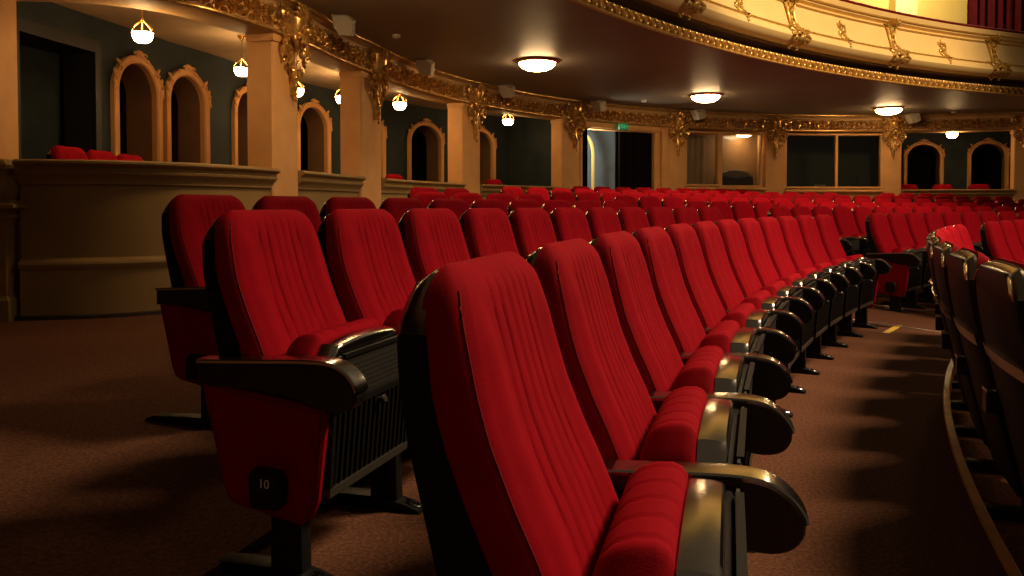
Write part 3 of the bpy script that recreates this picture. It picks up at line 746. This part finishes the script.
def edge_path(n=14):
    zs = [.26 + (.84 - .26) * i / 16 for i in range(17)] + [.85] + [.86 + .14 * sin(pi / 2 * i / n) for i in range(1, n + 1)]
    L = [(-hwid(z), RZ(z)) for z in zs]; tw = hwid(1.0)
    top = [(-tw + 2 * tw * i / 8, RZ(1.0) + .004 * sin(pi * i / 8)) for i in range(1, 8)]
    return L + top + [(-v, z) for v, z in reversed(L)]
def back_piping(sg):
    m_ = MB()
    pts = []
    for z in [q for q in [.33 + (.86 - .33) * i / 20 for i in range(21)] + [.86 + .14 * sin(pi / 2 * i / 16) for i in range(1, 17)] if .37 < q < .97]:
        tt = max(0, (z - .955) / .045); ub = interp(UB, z) + .016 * max(0, (z - .955) / .045) ** 1.3; uf = interp(UF, z)
        pts.append((ub + (uf - ub) * .912 * sqrt(1 - tt * tt) , sg * hwid(z) * .945, z))
    m_.tube(pts, .0017, 5)
    return m_
def back_rim(part=0):
    m_ = MB(); rows = []
    ep = edge_path(); lim = .925
    ep = [q for q in ep if (q[1] >= lim - .012 if part == 0 else (q[1] <= lim and q[0] * part > 0))]
    for v, z in ep:
        ub, ur = interp(UB, z), interp(UR, z)
        fv = max(0, min(1, (.987 - z) / .06)); fz = min(1, max(0, (z - .89) / .08)); sc = lambda e: (v * (1 - e * fv / max(abs(v), .12)), z - e * fz)
        tp = min(1, max(0, (z - .905) / .05)); a = sc(-.004); b = sc(.004 * tp); c = sc(.004 + .016 * tp); d = sc(.006 + .020 * tp)
        zz = lambda q: min(q, 1.006)
        rows.append([(ub + .006, b[0], b[1]), (ub + .006, a[0], zz(a[1])), (ub - .002, a[0], zz(a[1])), (ur + .002 + .024 * tp, a[0], zz(a[1])), (ur + .000 + .012 * tp, b[0] * (1 if tp else .997), b[1]), (ur - .002, c[0], c[1]), (ur - .002, d[0], d[1]), (ur + .012, d[0], d[1])])
    m_.grid(rows, cv=False); return m_
def back_shell():
    m_ = MB(); rows = []
    zs = [.24 + (.84 - .24) * i / 18 for i in range(19)] + [.84 + .136 * sin(pi / 2 * i / 10) for i in range(1, 11)]
    for z in zs:
        zo = min(1.0, z if z < .84 else .84 + (z - .84) / .92)
        tp = min(1, max(0, (z - .905) / .05)); w_ = hwid(min(zo, .999)) - .004 - .016 * tp; ur = interp(UR, z); ub = interp(UB, z)
        k = .006
        rows.append([(ub, -w_, z), (ur + .004, -w_, z), (ur + k, -w_ + .016, z), (ur - .001, -w_ + .026, z), (ur - .004, 0, z), (ur - .001, w_ - .026, z), (ur + k, w_ - .016, z), (ur + .004, w_, z), (ub, w_, z)])
    m_.grid(rows, cv=True, caps=True); return m_
def back_band():
    m_ = MB(); z0, z1 = .705, .745
    rows = []
    for i in range(13):
        v = -.222 + .444 * i / 12; b = .006 + .010 * (1 - (v / .222) ** 2)
        rows.append([(interp(UR, z0) + .004, v, z0), (interp(UR, z0) - b, v, z0 + .003), (interp(UR, z1) - b, v, z1 - .003), (interp(UR, z1) + .004, v, z1)])
    m_.grid(rows, cv=True, caps=True); return m_
def topz(v):
    e = abs(v); return 0.0 if e < .168 else -1.05 * (e - .168)
def seat_cushion():
    m_ = MB(); pr = [(.150, .30), (.150, .60), (.148, .622), (.140, .634), (.125, .640), (.098, .638), (.072, .628), (.052, .608), (.040, .575), (.034, .52), (.032, .46), (.036, .40), (.046, .35), (.065, .31), (.09, .29)]
    rows = []; cx, cz = .098, .47
    for i in range(61):
        v = -.234 + .468 * (.5 - .5 * cos(pi * i / 60)) if i in (0, 60) else -.234 + .468 * i / 60
        e = max(0, (abs(v) - .205) / .029); ins = .030 * (1 - sqrt(max(0, 1 - e * e)))
        g = 0
        for gv in (-.14, -.07, 0, .07, .14): g += .0045 * math.exp(-((v - gv) / .004) ** 2)
        row = []
        for j, (u, z) in enumerate(pr):
            dx, dz = u - cx, z - cz; l = hypot(dx, dz); k = ins + (g if j >= 3 else 0)
            row.append((u - dx / l * k if j > 1 else u, v, (z + .014 + topz(v) * max(0, (z - .45) / .19) if z > .45 else z) - dz / l * k))
        rows.append(row)
    m_.grid(rows, cv=True, caps=True)
    return m_
def seat_cap():
    m_ = MB(); vs = [-.238, -.236, -.228, -.215, -.20, -.185, -.168] + [-.14 + .28 * i / 6 for i in range(7)] + [.168, .185, .20, .215, .228, .236, .238]
    def ln(u, dz): return [(u, v, .637 - .010 * (min(abs(v), .168) / .168) ** 2 + topz(v) + dz) for v in vs]
    us = ((.150, -.003), (.152, 0), (.168, .0012), (.186, .0008), (.203, -.002), (.207, -.006), (.209, -.012))
    rows = []
    for u, dz in us:
        rows.append([(u, -.240, .46), (u, -.2405, .55)] + ln(u, dz) + [(u, .2405, .55), (u, .240, .46)])
    m_.grid(rows, cv=True, caps=True); return m_
def seat_pan():
    m_ = MB()
    m_.prism([(.152, .30), (.152, .57), (.206, .592), (.218, .592), (.226, .578), (.222, .40), (.205, .24), (.190, .215), (.150, .22), (.12, .27)], -.232, .232, 'y', .006)
    for (y0, y1, z0, z1) in ((-.185, .185, .594, .606), (-.232, .232, .452, .470), (-.232, -.214, .24, .58), (.214, .232, .24, .58)):
        fu = lambda z: .222 + (z - .40) * .03 if z > .4 else .222 - (.4 - z) * .106
        m_.box(0, 1, y0, y1, z0, z1, lambda a, y, z: (fu(z) - .004 + .014 * a, y, z))
    for i in range(15):
        y = -.20 + .4 * i / 14
        m_.box(0, 1, y - .006, y + .006, .25, .45, lambda a, y_, z: (fu(z) - .004 + .012 * a, y_, z))
    return m_
FU = lambda z: .222 + (z - .40) * .03 if z > .4 else .222 - (.4 - z) * .106
def perf_panel():
    m_ = MB(); m_.box(0, 1, -.212, .212, .472, .602, lambda a, y, z: (FU(z) - .002 + .006 * a, y, z)); return m_
def pan_rail():
    m_ = MB(); m_.box(0, 1, -.232, .232, .222, .246, lambda a, y, z: (FU(z) - .006 + .018 * a, y, z)); return m_
def pan_knob():
    m_ = MB(); m_.tube([(.222, .02, .435), (.238, .02, .435), (.246, .02, .437), (.252, .02, .438)], [.008, .008, .014, .010], 10); return m_
ARM_TOP = [(-.155, .586), (-.05, .592), (.05, .598), (.13, .603), (.20, .606), (.25, .605), (.285, .597), (.315, .578), (.335, .553), (.341, .536)]
ARM_BOT = [(.340, .518), (.330, .499), (.312, .485), (.285, .478), (.25, .479), (.21, .487), (.17, .499), (.12, .512), (.03, .520), (-.155, .520)]
def smooth(P, k=3):
    out = []
    for i in range(len(P) - 1):
        p0, p1, p2, p3 = P[max(i - 1, 0)], P[i], P[i + 1], P[min(i + 2, len(P) - 1)]
        for j in range(k):
            t = j / k
            out.append(tuple(.5 * (2 * b + (c - a) * t + (2 * a - 5 * b + 4 * c - d) * t * t + (3 * b - a - 3 * c + d) * t ** 3) for a, b, c, d in zip(p0, p1, p2, p3)))
    return out + [P[-1]]
def arm_body(y):
    m_ = MB(); m_.prism([(u, z - .002) for u, z in smooth(ARM_TOP)] + smooth(ARM_BOT), y - .027, y + .027, 'y', .003); return m_
def arm_trim(y):
    m_ = MB(); rows = []; T = smooth(ARM_TOP)
    for i, (u, z) in enumerate(T):
        a = T[max(0, i - 1)]; b = T[min(len(T) - 1, i + 1)]; tx, tz = b[0] - a[0], b[1] - a[1]; l = hypot(tx, tz); nx, nz = -tz / l, tx / l
        if nz < -.3 or (abs(nz) <= .3 and nx < 0): nx, nz = -nx, -nz
        P = lambda h, yy: (u + nx * h, y + yy, z + nz * h)
        rows.append([P(-.005, -.029), P(.002, -.031), P(.0055, -.028), P(.0065, 0), P(.0055, .028), P(.002, .031), P(-.005, .029), P(-.004, 0)])
    m_.grid(rows, cv=True, caps=True); return m_
def stand(y, end=False):
    m_ = MB()
    if not end: m_.prism([(-.10, .535), (.155, .51), (.16, .30), (.14, .24), (.04, .22), (-.02, .30), (-.08, .42)], y - .014, y + .014, 'y', .002)
    m_.prism([(.065, .0), (.165, .0), (.158, .34), (.07, .34)], y - .022, y + .022, 'y', .003)
    m_.rbox(.15, .205, y - .02, y + .02, .285, .345, .006)
    m_.prism([(-.24, .010), (-.20, .026), (-.02, .040), (.12, .042), (.20, .026), (.245, .012), (.25, 0), (-.245, 0)], y - .03, y + .03, 'y', .003)
    return m_
def foot_ring(y):
    m_ = MB()
    m_.grid([[(.212 + (.026 + .006 * cos(q)) * cos(p), y + (.012 + .006 * cos(q)) * sin(p), .0245 - (.212 + .026 * cos(p) - .212) * .30 + .003 * sin(q)) for q in [2 * pi * j / 5 for j in range(5)]] for p in [2 * pi * k / 14 for k in range(14)]], cu=True, cv=True)
    return m_
def end_panel(y, sg):
    m_ = MB(); o = [(-.135, .535), (.245, .485), (.25, .47), (.222, .24), (.205, .195), (.17, .17), (-.03, .20), (-.06, .215), (-.075, .25), (-.14, .52)]
    m_.prism(o, y, y + sg * .03, 'y', .008); return m_
def end_piping(y, sg):
    m_ = MB(); o = [(-.128, .522), (.238, .474), (.213, .242), (.195, .203), (.165, .18), (-.03, .209), (-.052, .222), (-.066, .255)]
    m_.tube([(u, y + sg * .030, z) for u, z in o + [o[0]]], .003, 5); return m_
def number_block(y, sg):
    m_ = MB(); ys = [y + sg * .028, y + sg * .07]
    m_.prism([(.035, .23), (.045, .215), (.12, .215), (.135, .23), (.138, .29), (.125, .315), (.05, .32), (.035, .30)], min(ys), max(ys), 'y', .008); return m_

VS = {}
def make_seat(kind):
    root = empty('theatre_chair')
    def p(mb, name, m, parent=root, sharp=35, tagk=''):
        key = name + tagk
        if key in VS: o = bpy.data.objects.new(name, VS[key]); COL.objects.link(o); o.parent = parent; return o
        o = mb().build(name, m, parent, sharp); VS.setdefault(key, o.data); return o
    bc = p(back_cushion, 'backrest', M['velvet'], sharp=60); p(lambda: back_piping(-1), 'piping', M['piping'], bc, tagk='a'); p(lambda: back_piping(1), 'piping', M['piping'], bc, tagk='b')
    sh = p(back_shell, 'back_shell', M['plastic']); p(back_rim, 'metal_rim', M['rimmetal'], sh, 45); p(lambda: back_rim(-1), 'side_band', M['plastic'], sh, 45, 'a'); p(lambda: back_rim(1), 'side_band', M['plastic'], sh, 45, 'b'); p(back_band, 'metal_band', M['rimmetal'], sh)
    sc = p(seat_cushion, 'seat_cushion', M['velvet'], sharp=60); p(seat_cap, 'metal_cap', M['steel'])
    sp_ = p(seat_pan, 'seat_pan', M['plastic']); p(perf_panel, 'perforated_panel', M['perf'], sp_); p(pan_rail, 'lower_rail', M['railmetal'], sp_); p(pan_knob, 'knob', M['railmetal'], sp_)
    def arm(y, tagk, end=0):
        def q(fn, name, m, parent=root):
            key = name + tagk
            if key in VS: o = bpy.data.objects.new(name, VS[key]); COL.objects.link(o); o.parent = parent; return o
            o = fn().build(name, m, parent); VS[key] = o.data; return o
        a = q(lambda: arm_body(y), 'armrest', M['rubber']); q(lambda: arm_trim(y), 'armrest_trim', M['steel'], a)
        ys = y - end * .016; st = q(lambda: stand(ys, bool(end)), 'standard', M['iron']); q(lambda: foot_ring(ys), 'slotted_plate', M['steel'], st)
        if end:
            e = q(lambda: end_panel(y - end * .004, end), 'end_panel', M['velvet']); q(lambda: end_piping(y - end * .004, end), 'end_piping', M['piping'], e)
            q(lambda: number_block(y - end * .006, end), 'number_block', M['iron'])
    if kind == 'R': arm(.28, 'Rend', 1)
    else: arm(.28, 'std')
    if kind == 'L': arm(-.28, 'Lend', -1)
    return root
protos = {k: make_seat(k) for k in 'NLR'}
register(None)
used = set()
ORD = 'first second third fourth fifth sixth seventh eighth ninth tenth eleventh twelfth thirteenth fourteenth fifteenth sixteenth seventeenth eighteenth nineteenth twentieth twenty-first twenty-second twenty-third twenty-fourth twenty-fifth twenty-sixth twenty-seventh'.split()
def seat(kind, loc, rz, lab, group):
    if kind not in used: o = protos[kind]; used.add(kind)
    else: o = copy_tree(protos[kind])
    o.location = loc; o.rotation_euler = (0, 0, rz)
    return tag(o, lab, 'chair', group)
def row(k, th0, n, lab, group, left=True, right=False, skip=(), only=None):
    dth = .56 / (16.8 + 1.05 * k); R = 16.8 + 1.05 * k + .25; out = []
    for i in range(n):
        if i in skip: continue
        th = th0 + i * dth; kind = 'L' if (i == 0 and left) else ('R' if (i == n - 1 and right) else 'N')
        out.append(seat(kind, ring(th, R, ROWZ[k]), -th, lab % ORD[i], group))
    return out
NR = 'red seat, %s from the near end of '
row(-1, .3505, 9, 'black-backed front row seat, %s from the right edge of the picture', 'front row seats seen from behind', right=True)
row(0, .273, 12, 'red velvet tip-up seat, %s from the camera in the nearest curving row', 'seats of the nearest curving row', right=True)
sb = row(1, .3267, 11, NR + 'the second curving row, before the cross aisle', 'seats of the second row before the cross aisle', right=True)
row(2, .3765, 10, NR + 'the third curving row, before the cross aisle', 'seats of the third row before the cross aisle', right=True)
row(3, .557, 4, 'red seat, %s from the left in the short fourth row by the boxes', 'seats of the short fourth row by the boxes', right=True)
row(4, .612, 2, 'red seat, %s from the left in the two-seat row by the boxes', 'seats of the two-seat row by the boxes', right=True)
FR = 'red seat, %s from the left, '
row(-1, .7354, 4, FR + 'front row beyond the cross aisle', 'front row seats beyond the cross aisle')
row(0, .740, 10, FR + 'second row beyond the cross aisle', 'second row seats beyond the cross aisle')
row(1, .740, 14, FR + 'third row beyond the cross aisle', 'third row seats beyond the cross aisle')
row(2, .740, 17, FR + 'fourth row beyond the cross aisle', 'fourth row seats beyond the cross aisle')
row(3, .740, 20, FR + 'fifth row beyond the cross aisle', 'fifth row seats beyond the cross aisle')
row(4, .740, 22, FR + 'sixth row beyond the cross aisle', 'sixth row seats beyond the cross aisle')
row(5, .744, 22, FR + 'seventh row beyond the cross aisle', 'seventh row seats beyond the cross aisle', skip=(16, 17))
row(6, .865, 9, FR + 'last row along the back wall', 'last row seats against the back wall', left=False)
# painted seat number on the end block of the near seat in the second row
fc = bpy.data.curves.new('seat_number', 'FONT'); fc.body = '10'; fc.size = .034; fc.extrude = .0008; fc.align_x = 'CENTER'; fc.align_y = 'CENTER'
ft = bpy.data.objects.new('number_text', fc); COL.objects.link(ft); bpy.context.view_layer.update()
nm = bpy.data.meshes.new_from_object(ft.evaluated_get(bpy.context.evaluated_depsgraph_get())); nm.materials.clear(); nm.materials.append(M['white'])
bpy.data.objects.remove(ft)
fo = bpy.data.objects.new('seat_number', nm); COL.objects.link(fo); fo.parent = sb[0]; fo.location = (.088, -.3445, .285); fo.rotation_euler = (pi / 2, 0, 0)
# seats inside the boxes
def boxseat(x, y, rz, lab, group): seat('N', (x, y, FLB), rz, lab, group)
for i, y_ in enumerate((6.95, 7.51, 8.07)): boxseat(-3.80, y_, -.06, 'dark red seat top behind the bulging parapet, %s in the leftmost box' % ('leftmost', 'middle one', 'rightmost')[i], 'seats in the leftmost box')
def bs(s_, n, da, lab, g):
    x, y = F.at(s_, n); boxseat(x, y, F.ang(s_) - pi / 2 + da, lab, g)
bs(9.35, .75, 0, 'dark seat top in the box between the second and third full pillars', 'seats in the boxes further along')
bs(12.1, .75, 0, 'dark seat top in the box between the third and fourth full pillars', 'seats in the boxes further along')
for i, s_ in enumerate((22.62, 23.36, 24.10)): bs(s_, .75, 0, 'dark seat top behind the parapet beyond the dark windows, %s from the left' % ORD[i], 'seats in the box beyond the dark windows')

# ------------------------------------------------------------------ lights
def area(name, loc, target, size, power, col):
    l = bpy.data.lights.new(name, 'AREA'); l.shape = 'DISK'; l.size = size; l.energy = power; l.color = col
    o = bpy.data.objects.new(name, l); COL.objects.link(o); o.location = loc
    d = [target[i] - loc[i] for i in range(3)]
    from mathutils import Vector
    o.rotation_euler = Vector(d).to_track_quat('-Z', 'Y').to_euler(); return o
def point(name, loc, power, col, r=.1):
    l = bpy.data.lights.new(name, 'POINT'); l.energy = power; l.color = col; l.shadow_soft_size = r
    o = bpy.data.objects.new(name, l); COL.objects.link(o); o.location = loc; return o
def spot(name, loc, target, power, col, ang, blend, r):
    from mathutils import Vector
    l = bpy.data.lights.new(name, 'SPOT'); l.energy = power; l.color = col; l.spot_size = radians(ang); l.spot_blend = blend; l.shadow_soft_size = r
    o = bpy.data.objects.new(name, l); COL.objects.link(o); o.location = loc
    o.rotation_euler = Vector([target[i] - loc[i] for i in range(3)]).to_track_quat('-Z', 'Y').to_euler(); return o
spot('added_seat_spot', (5.6, 4.6, 7.0), (3.6, 2.0, 0), 3700, (1, .74, .46), 82, .75, 1.0)  # added spot without a known fixture, a soft pool on the near seats
spot('added_row_spot', (9.0, 3.0, 7.0), (4.2, 8.0, .3), 2600, (1, .74, .46), 66, .9, 1.2)  # added spot, aimed to brighten the far rows
spot('added_balcony_spot', (9.5, 4.0, 9.0), (5.0, 13.0, 4.4), 6800, (1, .70, .36), 47, .6, .6)  # added narrow cone to brighten the balcony front
point('upper_lamp', (9.6, 17.2, 6.6), 300, (1, .76, .36), .3)
point('lobby_light', (*F.at(14.10, .45), 2.45), 75, (1, .86, .62), .08)
wd = bpy.data.worlds.new('world'); scene.world = wd; wd.use_nodes = True
bg = wd.node_tree.nodes['Background']; bg.inputs[0].default_value = (.9, .62, .36, 1); bg.inputs[1].default_value = .075

# ------------------------------------------------------------------ camera
cam = bpy.data.cameras.new('camera'); co = bpy.data.objects.new('camera', cam); COL.objects.link(co); scene.camera = co
co.location = (0, 0, 1.079); co.rotation_euler = (radians(90 - 1.5), 0, 0)
cam.sensor_fit = 'HORIZONTAL'; cam.sensor_width = 36; cam.lens = 780.1 / 1024 * 36; cam.clip_start = .02
cam.shift_y = -(288 - (205.46 + 780.1 * math.tan(radians(1.5)))) / 1024
scene.view_settings.view_transform = 'Standard'; scene.view_settings.look = 'None'; scene.view_settings.gamma = 1; scene.view_settings.use_curve_mapping = False
scene.view_settings.exposure = 0
